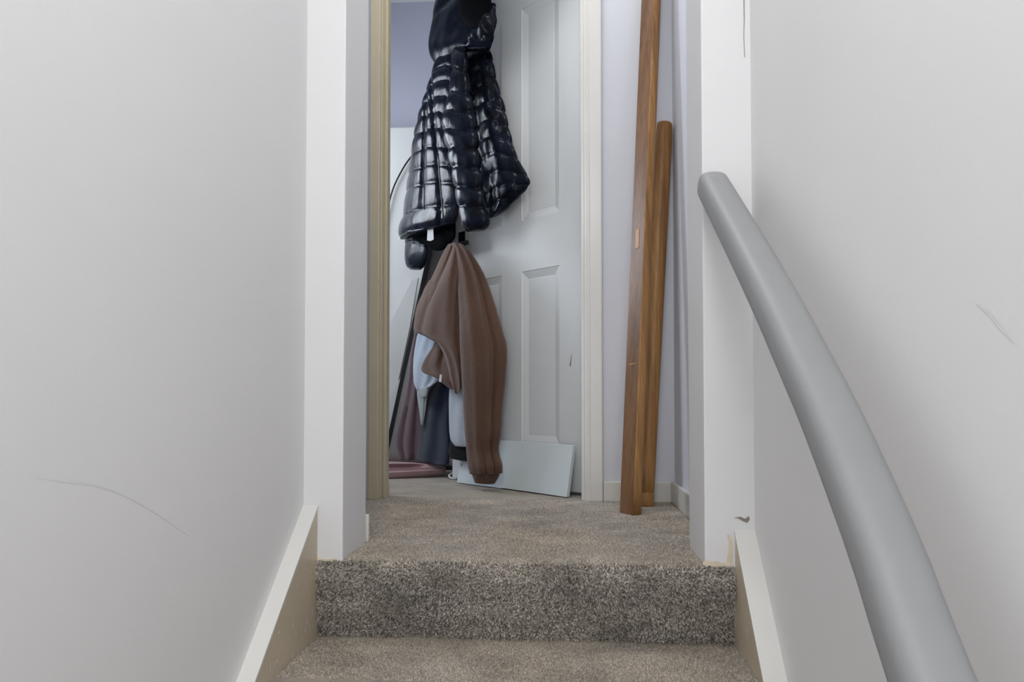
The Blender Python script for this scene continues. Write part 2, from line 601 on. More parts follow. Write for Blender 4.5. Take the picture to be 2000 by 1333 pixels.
def dpt(u, d, z):
    """door leaf coordinates: u from hinge, d out of face"""
    return HINGE + DD * u + DN * d + Vector((0, 0, z))


us = [0.0, 0.106, 0.302, 0.414, 0.610, DW]
zs = [0.012, 0.178, 0.838, 1.036, 1.87, DH]
vs, fs = [], []


def quad(c):
    i = len(vs)
    vs.extend(c); fs.append((i, i + 1, i + 2, i + 3))


for i in range(5):
    for j in range(5):
        if i in (1, 3) and j in (1, 3):
            continue
        quad([dpt(us[i], 0, zs[j]), dpt(us[i + 1], 0, zs[j]), dpt(us[i + 1], 0, zs[j + 1]), dpt(us[i], 0, zs[j + 1])])
quad([dpt(0, -DT, zs[0]), dpt(0, -DT, DH), dpt(DW, -DT, DH), dpt(DW, -DT, zs[0])])
for u in (0, DW):
    quad([dpt(u, 0, zs[0]), dpt(u, 0, DH), dpt(u, -DT, DH), dpt(u, -DT, zs[0])])
for z in (zs[0], DH):
    quad([dpt(0, 0, z), dpt(DW, 0, z), dpt(DW, -DT, z), dpt(0, -DT, z)])
leaf = mesh('door_leaf', vs, fs, M['door'], door)
for i in (1, 3):
    for j in (1, 3):
        vs, fs = [], []
        rings = [(0.0, 0.0), (0.0025, -0.0025), (0.006, -0.003), (0.028, -0.0095), (0.031, -0.010), (0.034, -0.0095)]
        for (o, d) in rings:
            a0, a1, b0, b1 = us[i] + o, us[i + 1] - o, zs[j] + o, zs[j + 1] - o
            vs += [dpt(a0, d, b0), dpt(a1, d, b0), dpt(a1, d, b1), dpt(a0, d, b1)]
        for r in range(len(rings) - 1):
            for k in range(4):
                k2 = (k + 1) % 4
                fs.append((r * 4 + k, r * 4 + k2, r * 4 + 4 + k2, r * 4 + 4 + k))
        n = len(vs) - 4
        fs.append((n, n + 1, n + 2, n + 3))
        mesh('panel', vs, fs, M['door'], door)
# lever handle near the lock edge
hz = 0.985
hu = DW - 0.062
plate = prism('handle_plate', [dpt(hu - 0.02, 0.0, hz - 0.07), dpt(hu + 0.02, 0.0, hz - 0.07), dpt(hu + 0.02, 0.0, hz + 0.07), dpt(hu - 0.02, 0.0, hz + 0.07)], DN * 0.006, M['black'], door, 0.002)
tube('handle_lever', [dpt(hu, 0.004, hz), dpt(hu, 0.05, hz), dpt(hu - 0.012, 0.058, hz), dpt(hu - 0.10, 0.058, hz)], 0.009, M['black'], plate, 8)
# dark scuff on the hinge stile
mesh('scuff_mark', [dpt(0.052, 0.0008, 0.462), dpt(0.056, 0.0008, 0.464), dpt(0.047, 0.0008, 0.505), dpt(0.045, 0.0008, 0.51)], [(0, 1, 2, 3)], M['scuff'], door)

# ------------------------------------------------------------------ grey handrail on the right wall
def superprofile(rx, ry, n, m):
    out = []
    for k in range(m):
        a = 2 * math.pi * k / m
        c, s = math.cos(a), math.sin(a)
        out.append((rx * math.copysign(abs(c) ** (2 / n), c), ry * math.copysign(abs(s) ** (2 / n), s)))
    return out


def sweep(name, pts, prof, mat, parent=None, scales=None, side=Vector((1, 0, 0)), pick=None):
    """sweep a closed 2D profile; first axis stays along `side`"""
    pts = [Vector(p) for p in pts]
    n, m = len(pts), len(prof)
    vs, fs = [], []
    for i, p in enumerate(pts):
        t_ = (pts[min(i + 1, n - 1)] - pts[max(i - 1, 0)]).normalized()
        a = (side - t_ * side.dot(t_)).normalized()
        b = t_.cross(a).normalized()
        sc = scales[i] if scales else 1.0
        for (u, v) in prof:
            vs.append(p + a * u * sc + b * v * sc)
    for i in range(n - 1):
        for k in range(m):
            k2 = (k + 1) % m
            fs.append((i * m + k, i * m + k2, (i + 1) * m + k2, (i + 1) * m + k))
    fs.append(tuple(range(m))); fs.append(tuple(range((n - 1) * m, n * m))[::-1])
    o = mesh(name, vs, fs, mat, parent, True)
    return o


RX = 0.302
ctr = [(1393, 366), (1451, 472), (1514, 592), (1574, 716), (1614, 800), (1670, 931), (1735, 1094), (1819, 1333)]
path = [PX(x, y, RX) for x, y in ctr]
d0 = (path[0] - path[1]).normalized()
last = path[-1]
dl = Vector((0, -1, -0.86)).normalized()
path = path + [last + dl * 0.35, last + dl * 0.9, last + dl * 1.8]
path = [Vector(p[:3]) for p in catmull([tuple(p) for p in path], 60)]
tip = path[0]
caps = [tip + d0 * 0.015, tip + d0 * 0.0147, tip + d0 * 0.013, tip + d0 * 0.008]
path = caps + path
sc = [0.84, 0.90, 0.96, 0.99] + [1.0] * (len(path) - 4)
rail = sweep('handrail', path, superprofile(0.030, 0.029, 3.0, 48), M['rail'], None, sc)
props(rail, 'grey painted handrail fixed along the stairwell wall', 'handrail')
for q in (46, 58):
    p = path[q]
    bmx = bmesh.new()
    bk = tube('wall_bracket', [p + Vector((0, 0, -0.024)), p + Vector((0.0, 0, -0.06)), p + Vector((0.03, 0, -0.075)), Vector((XR, p.y, p.z - 0.075))], 0.007, M['steel'], rail, 8)
    bmx.free()
# bare chips in the paint
for (x, y, r) in ((1391, 409, 0.0026), (1430, 466, 0.0016), (1583, 747, 0.0016)):
    c = PX(x, y, RX)
    r_ = ray(x, y).normalized()
    # march to the rail surface
    best = min((c - r_ * s_ * 0.0005 for s_ in range(90)), key=lambda q: abs(min((q - p).length for p in path) - 0.0300))
    v = []
    for k in range(8):
        a = k * math.pi / 4
        v.append(best + Vector((math.cos(a) * r * 0.8, 0, math.sin(a) * r * 1.3)) - r_ * 0.001)
    mesh('paint_chip', v + [best - r_ * 0.0018], [(k, (k + 1) % 8, 8) for k in range(8)], M['chip'], rail)

# ------------------------------------------------------------------ two loose wooden handrails leaning in the corner
def dprofile(r, cut, m=28, ang=math.radians(215)):
    """round section with one flat side whose normal points along ang"""
    out = []
    half = math.acos(cut)
    for k in range(m):
        a = ang + half + (2 * math.pi - 2 * half) * k / (m - 1)
        out.append((r * math.cos(a), r * math.sin(a)))
    return out


def lean(name, b, t, prof, label, flat_m, scales=None, n=24):
    pts = [b + (t - b) * (i / (n - 1)) for i in range(n)]
    o = sweep(name, pts, prof, [M['wood'], M['wood_flat']], None, scales(n) if scales else None)
    me = o.data
    if flat_m is not None:
        for p in me.polygons:
            if p.normal.dot(flat_m) > 0.97:
                p.material_index = 1
                p.use_smooth = False
    return props(o, label, 'wooden rail', 'loose wooden handrails in the corner')


b1 = P(1230, 990, 2.165); b1.z = 0.0
t1 = P(1271, 0, 2.365)
t1 = b1 + (t1 - b1) * 1.22
prof1 = dprofile(0.0335, 0.42, ang=math.radians(214))
ax = (t1 - b1).normalized()
sa = (Vector((1, 0, 0)) - ax * ax.x).normalized(); sb = ax.cross(sa)
fn = sa * math.cos(math.radians(214)) + sb * math.sin(math.radians(214))
w1 = lean('wooden_handrail', b1, t1, prof1, 'long two-tone wooden handrail with a flat side, leaning on the landing wall', fn)
# filler plugs set in the flat side
for (x, y, hw, hh) in ((1243, 466, 0.0085, 0.032), (1236, 714, 0.016, 0.0022)):
    fz = P(x, y, 2.25)
    k = (fz.z - b1.z) / (t1.z - b1.z)
    c = b1 + (t1 - b1) * k + fn * (0.0335 * 0.42)
    e = ax.cross(fn).normalized()
    prism('wood_plug', [c + e * hw - ax * hh, c + e * hw + ax * hh, c - e * hw + ax * hh * 0.9, c - e * hw - ax * hh], fn * 0.0012, M['plug'], w1)

b2 = P(1259, 975, 2.335); b2.z = 0.0
t2 = P(1297, 242, 2.392)


def ring2(n):
    out = []
    for i in range(n):
        f = i / (n - 1)
        s = 1.0
        if 0.012 < f < 0.032: s = 1.0
        if f > 0.99: s = 0.86
        out.append(s)
    return out


L2 = (t2 - b2).length
pts2 = [0, 0.006, 0.040, 0.043, 0.047, 0.050, 0.10, 0.3, 0.6, 0.9, L2 - 0.03, L2 - 0.012, L2 - 0.003, L2]
sc2 = [0.97, 1, 1, 0.90, 0.90, 1, 1, 1, 1, 1, 1, 0.985, 0.93, 0.86]
w2 = sweep('wooden_handrail', [b2 + (t2 - b2).normalized() * s for s in pts2], dprofile(0.0285, 0.80, ang=math.radians(170)), M['wood'], None, sc2)
props(w2, 'shorter rounded wooden handrail between the long one and the corner', 'wooden rail', 'loose wooden handrails in the corner')

# ------------------------------------------------------------------ loose white board leaning on the foot of the door
bl = P(892, 945, 2.93); br = P(1106, 972, 2.505)
bl.z = br.z = 0.002
ub = (br - bl).normalized()
nb = Vector((ub.y, -ub.x, 0))
if nb.y > 0: nb = -nb
upb = (Vector((0, 0, 1)) - nb * 0.20).normalized()
L = (br - bl).length
poly = [(0, 0), (L * 0.15, -0.000), (L * 0.45, 0.0), (L * 0.46, 0.004), (L * 0.66, 0.002), (L, 0.0), (L, 0.182), (L * 0.5, 0.184), (0.0, 0.186)]
board = prism('white_board', [bl + ub * u + upb * (v + 0.001) for u, v in poly], -nb * 0.016, M['board'], None, 0.0015)
props(board, 'loose white painted board leaning against the foot of the open door', 'board')
for (u, v) in ((0.012, 0.135), (0.016, 0.075)):
    c = bl + ub * u + upb * v + nb * 0.0012
    mesh('nail_hole', [c + (ub * math.cos(k * 1.047) + upb * math.sin(k * 1.047)) * 0.0035 for k in range(6)], [tuple(range(6))], M['scuff'], board)


# ------------------------------------------------------------------ garments
def loft(name, rows, mat, parent, nv=60, nu=44, n=2.3, seams=None, vseams=None, puff=0.0, folds=None, crease=0.0, scale=30.0, place=None, seed=0.0, capr=0.5, wr=0.0):
    """rows: (xl, yl, xr, yr, offL, offR, front, back).  Cross sections between two silhouette points,
    rounded front and back; seams (in picture rows) gather the padding, folds is a function of (u, v)."""
    place = place or PD
    rr = catmull(rows, nv)
    vs, fs = [], []
    cen = []
    for i, r in enumerate(rr):
        v = i / (nv - 1)
        A = place(r[0], r[1], r[4]); B = place(r[2], r[3], r[5])
        C = (A + B) / 2; Hh = (B - A) / 2
        F = (EYE - C); F.z = 0; F.normalize()
        hl = max(1e-5, Hh.length)
        hd = Hh / hl
        tf, tb = max(0.002, r[6]), max(0.002, r[7])
        ym = (r[1] + r[3]) / 2
        bulge = 0.0
        tau = None
        if seams:
            ss = seams
            if ss[0] < ym < ss[-1]:
                for q in range(len(ss) - 1):
                    if ss[q] <= ym <= ss[q + 1]:
                        tau = (ym - ss[q]) / (ss[q + 1] - ss[q])
        for k in range(nu):
            a = 2 * math.pi * k / nu
            c, s = math.cos(a), math.sin(a)
            pu = math.copysign(abs(c) ** (2 / n), c)
            ps = math.copysign(abs(s) ** (2 / n), s)
            pos = C + Hh * pu + F * (tf if s > 0 else tb) * ps
            out = (hd * (c * 0.8) + F * s)
            d = 0.0
            if seams:
                yy = ym + 5 * math.sin(pu * 2.1 + seed) + 2.5 * noise.noise(Vector((pu * 4, ym * .02, seed)))           # seam lines sag a little
                for q in range(len(seams) - 1):
                    if seams[q] <= yy <= seams[q + 1]:
                        tq = (yy - seams[q]) / (seams[q + 1] - seams[q])
                        b = max(0.0, 1 - (2 * tq - 1) ** 2) ** 0.5
                        w_ = noise.noise(Vector((pu * 9 + seed, q * 3.7, seed)))
                        d += puff * (b - 0.75) * (1 + 0.25 * w_)
                        # radiating gathers at the stitching
                        d += puff * 0.10 * math.sin(pu * 30 + q * 2 + 4 * w_) * (1 - b)
                        break
                if vseams and s > 0:
                    x_ = r[0] + (pu + 1) / 2 * (r[2] - r[0])
                    for xs in vseams:
                        xx = xs(ym) if callable(xs) else xs
                        d -= puff * 1.0 * math.exp(-((x_ - xx) / 3.2) ** 2)
            if folds and s > -0.3:
                d += folds(pu, v) * max(0.0, min(1.0, s + 0.3))
            if crease:
                d += crease * noise.noise(Vector((pos.x * scale, pos.y * scale, pos.z * scale * 0.45 + seed)))
            if wr:
                d += wr * noise.noise(Vector((pos.x * 75, pos.y * 75, pos.z * 48 + seed)))
            vs.append(pos + out * d)
        cen.append(C)
    for i in range(nv - 1):
        for k in range(nu):
            k2 = (k + 1) % nu
            fs.append((i * nu + k, i * nu + k2, (i + 1) * nu + k2, (i + 1) * nu + k))
    # rounded closing rings
    for end, base in ((0, 0), (1, (nv - 1) * nu)):
        C = sum((vs[base + k] for k in range(nu)), Vector()) / nu
        dirv = (cen[0] - cen[1]) if end == 0 else (cen[-1] - cen[-2])
        dirv = dirv.normalized() if dirv.length > 1e-6 else Vector((0, 0, 1))
        prev = base
        w = max((vs[base + k] - C).length for k in range(nu))
        for (f, e) in ((0.72, 0.10), (0.35, 0.15)):
            st = len(vs)
            for k in range(nu):
                vs.append(C + (vs[base + k] - C) * f + dirv * (e * capr * min(w, 0.03)))
            for k in range(nu):
                k2 = (k + 1) % nu
                fs.append((prev + k, prev + k2, st + k2, st + k))
            prev = st
        st = len(vs)
        vs.append(C + dirv * (0.17 * capr * min(w, 0.03)))
        for k in range(nu):
            fs.append((prev + k, prev + (k + 1) % nu, st))
    return mesh(name, vs, fs, mat, parent, True)


def garment(name, foot, label, cat, group=None):
    return props(empty(name, foot), label, cat, group)


# ---- black padded coat hung high on the door
coat = garment('padded_coat', PD(890, 480, 0.1), 'shiny black quilted padded coat with hood hanging on the open door', 'coat')
hood_part = loft('hood', [(868, -95, 940, -95, .11, .11, .03, .03), (857, -50, 952, -50, .11, .11, .055, .05), (851, 0, 956, 0, .11, .11, .065, .05),
              (845, 40, 966, 40, .11, .11, .075, .05), (837, 80, 964, 72, .11, .11, .075, .05), (840, 106, 961, 92, .12, .12, .07, .05), (850, 124, 950, 103, .12, .12, .045, .04)],
     M['nylon'], coat, 60, 56, 2.2, crease=0.010, scale=22, wr=0.001,
     folds=lambda u, v: 0.006 * math.sin(u * 7 + v * 5) + 0.007 * math.sin(v * 17 + u * 3.4 + 2 * math.sin(u * 5)) - .012 * math.exp(-((v - .42 + .2 * u) / .035) ** 2) * (u < 0))
loft('hood_opening', [(898, -90, 948, -90, .17, .165, .03, .03), (896, -40, 957, -40, .18, .17, .034, .03), (896, 5, 960, 5, .185, .175, .036, .03), (900, 30, 962, 30, .185, .175, .034, .03), (912, 48, 958, 46, .185, .175, .026, .02), (925, 54, 946, 52, .185, .175, .014, .012)],
     M['lining'], hood_part, 30, 32, 2.4, crease=.003)
loft('hood_rim', [(950, 8, 969, 8, .17, .16, .012, .012), (946, 30, 970, 30, .19, .17, .018, .016), (934, 50, 968, 48, .20, .17, .022, .018), (922, 62, 966, 64, .20, .17, .024, .018), (914, 78, 964, 80, .19, .16, .02, .018), (912, 92, 960, 94, .17, .15, .014, .012)],
     M['nylon'], hood_part, 44, 44, 2.2, crease=.012, scale=48, seed=2.4, wr=.003)
tube('drawcord_toggle', [PD(946, 70, .235), PD(943, 80, .235)], 0.006, M['black'], hood_part, 8)
panel_part = loft('front_panel', [(852, 112, 886, 104, .12, .13, .03, .03), (844, 138, 889, 132, .12, .13, .045, .04), (835, 165, 889, 160, .12, .13, .055, .05), (824, 203, 886, 198, .11, .13, .06, .05),
                     (815, 235, 876, 232, .10, .13, .065, .05), (808, 267, 874, 262, .09, .13, .065, .05), (803, 298, 880, 294, .09, .13, .065, .05), (797, 344, 892, 340, .08, .13, .065, .05),
                     (792, 382, 897, 374, .08, .13, .065, .05), (787, 424, 897, 405, .08, .13, .06, .05)],
     M['nylon'], coat, 130, 72, 2.4, seams=[108, 142, 172, 203, 234, 264, 300, 335, 368, 416], vseams=[lambda y: 829 + (y - 330) * -0.02, lambda y: 857 + (y - 330) * 0.10],
     puff=0.021, crease=0.004, scale=26, seed=1.3, wr=0.0006)
loft('hem_band', [(787, 424, 897, 402, .08, .13, .066, .05), (780, 440, 895, 414, .08, .13, .072, .055), (778, 456, 893, 427, .08, .13, .072, .055), (782, 467, 890, 436, .08, .13, .058, .05)],
     M['nylon'], coat, 30, 80, 2.3, crease=0.004, scale=34, puff=0.016, seams=[408, 453], vseams=[862], seed=3.1, wr=0.0015)
tube('front_zip', [PD(856, 300, .205), PD(858, 335, .205), PD(861, 370, .208), PD(866, 425, .212)], 0.0028, M['black'], panel_part, 6, 14)
tube('seam_piping', [PD(830, 235, .185), PD(829, 300, .187), PD(828, 345, .186), PD(829, 410, .183)], 0.0022, M['nylon'], panel_part, 6, 14)
loft('back_panel', [(898, 92, 957, 98, .07, .06, .04, .03), (900, 140, 967, 138, .07, .05, .055, .03), (903, 182, 978, 182, .07, .05, .06, .03), (912, 243, 992, 243, .07, .05, .06, .03),
                    (920, 279, 1001, 279, .07, .05, .06, .03), (928, 318, 1014, 318, .07, .05, .055, .03), (936, 350, 1031, 349, .07, .045, .05, .03), (944, 388, 1029, 368, .07, .045, .045, .03),
                    (950, 412, 1000, 399, .07, .045, .035, .025), (956, 426, 976, 418, .07, .05, .02, .02)],
     M['nylon'], coat, 120, 64, 2.2, seams=[90, 122, 154, 186, 218, 250, 282, 314, 346, 372, 398, 428], puff=0.011, crease=0.013, scale=26, seed=7.7, wr=0.002, folds=lambda u, v: 0.010 * math.sin(u * 6 + 1.5 * v) * (1 - .4 * v) - .02 * math.exp(-((u + .75) / .25) ** 2))
loft('coat_sleeve', [(884, 98, 911, 96, .16, .15, .03, .03), (881, 142, 915, 140, .18, .16, .04, .035), (876, 185, 921, 184, .19, .16, .045, .04), (865, 230, 928, 228, .20, .16, .05, .04), (865, 252, 931, 250, .20, .16, .05, .04),
                     (871, 283, 935, 282, .20, .16, .05, .04), (884, 342, 941, 340, .20, .16, .05, .04), (892, 392, 949, 390, .20, .16, .05, .04), (899, 425, 954, 422, .20, .16, .046, .04),
                     (903, 446, 956, 441, .20, .16, .04, .035), (910, 452, 949, 449, .19, .16, .025, .02)],
     M['nylon'], coat, 130, 52, 2.2, seams=[100, 140, 186, 222, 258, 294, 331, 370, 407, 452], puff=0.021, crease=0.004, scale=30, seed=4.2, wr=0.0006)
lining_part = loft('lining', [(800, 424, 890, 412, .05, .09, .02, .02), (803, 452, 890, 440, .05, .09, .03, .03), (818, 472, 889, 462, .05, .09, .03, .03), (836, 482, 880, 476, .06, .08, .025, .02), (850, 490, 866, 488, .06, .07, .012, .01)],
     M['lining'], coat, 30, 40, 2.3, crease=0.005)
loft('far_sleeve', [(789, 440, 842, 440, .02, .02, .04, .04), (790, 470, 840, 468, .02, .02, .045, .045), (790, 483, 838, 480, .02, .02, .045, .045), (791, 508, 835, 503, .02, .02, .045, .045), (794, 521, 829, 520, .02, .02, .04, .04), (800, 525, 822, 526, .02, .02, .03, .03)],
     M['nylon'], coat, 50, 44, 2.6, crease=0.004, seams=[430, 480, 527], puff=0.009, seed=9, wr=0.001)
mesh('care_label', [PD(835, 446, .125), PD(846, 444, .125), PD(847, 468, .128), PD(841, 471, .128), PD(834, 470, .127)], [(0, 1, 2, 3, 4)], M['label'], lining_part)

# over-door hook that carries the coat
hk = props(empty('door_hook', dpt(0.60, 0, 1.98)), 'steel over-door hook above the padded coat', 'hook')
tube('hook_strap', [dpt(0.60, -0.055, 1.90), dpt(0.60, -0.055, 1.992), dpt(0.60, 0.004, 1.992), dpt(0.60, 0.004, 1.84)], 0.004, M['steel'], hk, 8)
tube('hook_arm', [dpt(0.60, 0.004, 1.85), dpt(0.60, 0.04, 1.83), dpt(0.60, 0.09, 1.84), dpt(0.60, 0.10, 1.88)], 0.005, M['steel'], hk, 8)

# ---- clothes on the door handle
HG = 'clothes hanging from the door handle'
hood = garment('brown_hoodie', PD(940, 945, .1), 'brown fleece hoodie draped over the door handle', 'hoodie', HG)
loft('hoodie_body', [(874, 478, 902, 477, .10, .11, .02, .02), (866, 492, 905, 488, .10, .12, .035, .03), (851, 526, 904, 520, .10, .13, .05, .03), (838, 552, 903, 548, .10, .14, .055, .03), (826, 572, 902, 575, .10, .14, .058, .03),
                     (814, 602, 901, 605, .10, .14, .06, .03), (809, 630, 900, 640, .10, .14, .06, .03), (809, 647, 900, 666, .10, .14, .056, .03), (826, 655, 900, 690, .11, .145, .048, .03), (851, 668, 900, 712, .12, .145, .04, .025), (868, 696, 901, 734, .13, .15, .034, .022), (878, 732, 901, 752, .135, .15, .028, .02), (885, 758, 899, 763, .14, .15, .02, .015), (889, 768, 896, 769, .14, .15, .012, .01)],
     M['brown'], hood, 110, 88, 2.2, crease=0.006, scale=14, seed=2.2, wr=.001,
     folds=lambda u, v: 0.016 * min(1, v * 5) * math.exp(-((u - (0.2 - 0.9 * v)) / .3) ** 2) - 0.016 * math.exp(-((u - (-0.15 - 0.9 * v)) / .12) ** 2) * (v < .7) - 0.03 * min(1, v * 4) * math.exp(-((u - 0.95) / .14) ** 2) + 0.010 * math.exp(-((u - .1 - v * .6) / .2) ** 2))
loft('hoodie_pocket_fold', [(838, 548, 862, 545, .11, .13, .015, .015), (828, 566, 852, 566, .11, .14, .02, .02), (816, 602, 838, 604, .10, .13, .022, .02), (810, 634, 824, 634, .10, .12, .02, .02), (808, 652, 816, 652, .09, .11, .012, .012)],
     M['brown'], hood, 40, 28, 2.2, crease=.003)
fsleeve = loft('folded_sleeve', [(858, 640, 890, 648, 0.087, 0.102, 0.020, 0.020), (845, 676, 892, 682, 0.087, 0.102, 0.030, 0.025), (829, 703, 894, 708, 0.087, 0.107, 0.036, 0.025), (823, 720, 896, 726, 0.087, 0.107, 0.036, 0.025), (828, 729, 896, 744, 0.092, 0.112, 0.034, 0.025), (850, 738, 896, 754, 0.097, 0.112, 0.030, 0.020), (876, 758, 892, 764, 0.107, 0.112, 0.018, 0.015)],
     M['brown'], hood, 60, 56, 2.2, crease=.006, scale=26, seed=5.5, wr=.001,
     folds=lambda u, v: 0.008 * math.sin(u * 7 - v * 6) - 0.012 * math.exp(-((u - (-.1 + .25 * v)) / .10) ** 2))
hsleeve = loft('hoodie_sleeve', [(882, 476, 907, 480, .12, .11, .022, .02), (887, 494, 921, 494, .13, .11, .035, .03), (893, 538, 947, 538, .14, .10, .05, .04), (895, 593, 966, 593, .15, .09, .058, .04), (897, 647, 982, 647, .16, .09, .06, .045),
                       (899, 690, 990, 680, .16, .09, .06, .045), (901, 730, 989, 730, .16, .09, .06, .045), (904, 787, 984, 787, .16, .09, .058, .045), (908, 850, 979, 850, .16, .10, .055, .045), (911, 880, 975, 880, .16, .10, .052, .042),
                       (914, 910, 982, 908, .16, .10, .06, .045), (918, 926, 982, 924, .16, .10, .048, .04)],
     M['brown'], hood, 110, 80, 2.2, crease=0.005, scale=12, seed=8.8, wr=.0015,
     folds=lambda u, v: -0.022 * math.exp(-((u - (.42 + .1 * v)) / .07) ** 2) * min(1, v * 3) + 0.012 * math.exp(-((u - (.25 + .1 * v)) / .14) ** 2) + 0.010 * math.exp(-((u + .45 - .2 * v) / .2) ** 2) - 0.014 * math.exp(-((u + .1 - .5 * (v - .75)) / .08) ** 2) * max(0, v - .7) * 4)
loft('sleeve_cuff', [(921, 926, 977, 924, .16, .10, .045, .04), (924, 934, 973, 934, .16, .10, .042, .036), (927, 943, 966, 945, .16, .10, .036, .03)],
     M['brown_rib'], hsleeve, 14, 72, 2.3, folds=lambda u, v: .0016 * math.sin(u * 60))
mesh('brand_tag', [PD(859, 732, .164), PD(863, 732, .164), PD(862, 747, .164), PD(857, 746, .164)], [(0, 1, 2, 3)], M['label'], fsleeve)

g = garment('grey_sweatshirt', PD(825, 775, .05), 'light grey sweatshirt sleeve with ribbed cuff below the brown hoodie', 'sweatshirt', HG)
loft('sleeve', [(838, 600, 880, 600, 0.018, 0.028, 0.012, 0.012), (818, 645, 870, 650, 0.018, 0.028, 0.021, 0.018), (810, 680, 862, 685, 0.018, 0.038, 0.024, 0.018), (806, 720, 862, 722, 0.018, 0.038, 0.024, 0.018), (808, 746, 858, 742, 0.018, 0.038, 0.024, 0.018), (814, 762, 842, 756, 0.018, 0.038, 0.021, 0.018)],
     M['grey_marl'], g, 50, 48, 2.2, crease=.006, scale=28, wr=.002, folds=lambda u, v: .006 * math.sin(u * 8 + v * 9))
loft('cuff', [(816, 761, 838, 755, 0.023, 0.038, 0.030, 0.030), (820, 770, 836, 766, 0.023, 0.038, 0.028, 0.028), (823, 777, 834, 774, 0.023, 0.038, 0.022, 0.022)], M['grey_cuff'], g, 12, 44, 2.2, folds=lambda u, v: .002 * math.sin(u * 40))
loft('waist_hem', [(812, 745, 836, 745, -0.002, -0.002, 0.015, 0.015), (815, 775, 835, 772, -0.002, -0.002, 0.016, 0.016), (819, 805, 831, 800, -0.002, -0.002, 0.014, 0.014), (822, 832, 826, 830, -0.002, -0.002, 0.008, 0.008)], M['grey_cuff'], g, 24, 24, 2.2, crease=.003, folds=lambda u, v: .004 * math.sin(u * 9))

g = garment('navy_trousers', PD(845, 905, .0), 'dark navy trouser leg hanging below the grey cuff', 'trousers', HG)
loft('trouser_leg', [(856, 690, 888, 690, -0.020, -0.005, 0.015, 0.015), (847, 744, 884, 744, -0.020, -0.005, 0.021, 0.015), (837, 766, 880, 770, -0.020, -0.005, 0.022, 0.019), (829, 792, 878, 795, -0.020, -0.005, 0.024, 0.019), (822, 828, 876, 830, -0.025, -0.005, 0.026, 0.019), (818, 868, 879, 868, -0.030, -0.005, 0.026, 0.019), (814, 898, 876, 906, -0.030, -0.005, 0.022, 0.019), (816, 902, 872, 909, -0.030, -0.005, 0.015, 0.015)],
     M['navy'], g, 60, 52, 2.4, crease=.004, scale=16, seed=3, folds=lambda u, v: .008 * math.sin(u * 5 + v * 3 + 1))

g = garment('mauve_top', PD(800, 900, .0), 'mauve fleece sleeve hanging beside the navy trousers', 'top', HG)
loft('sleeve', [(812, 640, 840, 640, -.060, -.060, .02, .02), (803, 690, 830, 690, -.060, -.060, .03, .025), (798, 735, 826, 735, -.060, -.060, .032, .025), (788, 790, 824, 790, -.060, -.060, .034, .03), (777, 835, 826, 838, -.060, -.060, .036, .03), (773, 866, 826, 868, -.060, -.060, .036, .03), (778, 890, 824, 890, -.060, -.060, .03, .03), (783, 899, 820, 897, -.060, -.060, .022, .022)],
     M['mauve'], g, 60, 48, 2.2, crease=.005, scale=18, seed=6, folds=lambda u, v: .010 * math.sin(u * 6 + v * 2) - .012 * math.exp(-((u + .55) / .1) ** 2) * (v > .6))

g = garment('pale_grey_top', PD(893, 872, .04), 'pale grey cotton top between navy trousers and brown sleeve', 'top', HG)
loft('top_body', [(886, 680, 915, 680, 0.065, 0.065, 0.012, 0.009), (880, 740, 925, 740, 0.070, 0.065, 0.017, 0.012), (877, 790, 930, 790, 0.070, 0.065, 0.018, 0.012), (877, 835, 930, 835, 0.070, 0.065, 0.018, 0.012), (880, 860, 928, 860, 0.070, 0.065, 0.018, 0.012), (888, 872, 922, 872, 0.070, 0.065, 0.012, 0.009)],
     M['pale_grey'], g, 50, 44, 2.4, crease=.003, scale=20, folds=lambda u, v: .005 * math.sin(u * 6 + v * 4))
g = garment('black_garment', PD(893, 900, .02), 'black garment end showing under the pale grey top', 'garment', HG)
loft('garment_end', [(880, 862, 920, 864, .06, .06, .010, .006), (877, 874, 924, 876, .06, .06, .012, .006), (876, 884, 924, 888, .06, .06, .012, .006), (880, 896, 920, 902, .06, .06, .010, .006)], M['black_cloth'], g, 30, 36, 2.4, crease=.003)

# ------------------------------------------------------------------ bedroom beyond the door
cup = props(empty('cupboard', (-1.0, 3.8, 0)), 'tall plain white cupboard against the lavender wall', 'cupboard')
zt = P(800, 248, 3.72).z
box('body', (-1.75, 3.72, 0.0), (-0.3, 3.94, zt), M['cupboard'], cup, 0.004)
box('cupboard_door', (-1.745, 3.702, 0.06), (-1.03, 3.7195, zt - 0.012), M['cupboard'], cup, 0.002)
box('cupboard_door', (-1.025, 3.702, 0.06), (-0.305, 3.7195, zt - 0.012), M['cupboard'], cup, 0.002)


def slab(name, pts, Y, mat, label, cat, th=0.02, lean_=0.0):
    poly = [P(x, y, Y + lean_ * (925 - y) / 400) for x, y in pts]
    return props(prism(name, poly, (0, th, 0), mat, None, 0.002), label, cat)


slab('leaning_board', [(640, 921), (700, 757), (804, 545), (817, 543), (800, 640), (770, 780), (735, 921)], 3.655, M['cupboard'], 'large white board leaning with sloping edge in front of cupboard', 'board', 0.018)
slab('leaning_board', [(690, 925), (738, 812), (783, 736), (790, 738), (772, 800), (738, 925)], 3.61, M['cupboard'], 'smaller white board leaning low beside the black frame', 'board', 0.018)

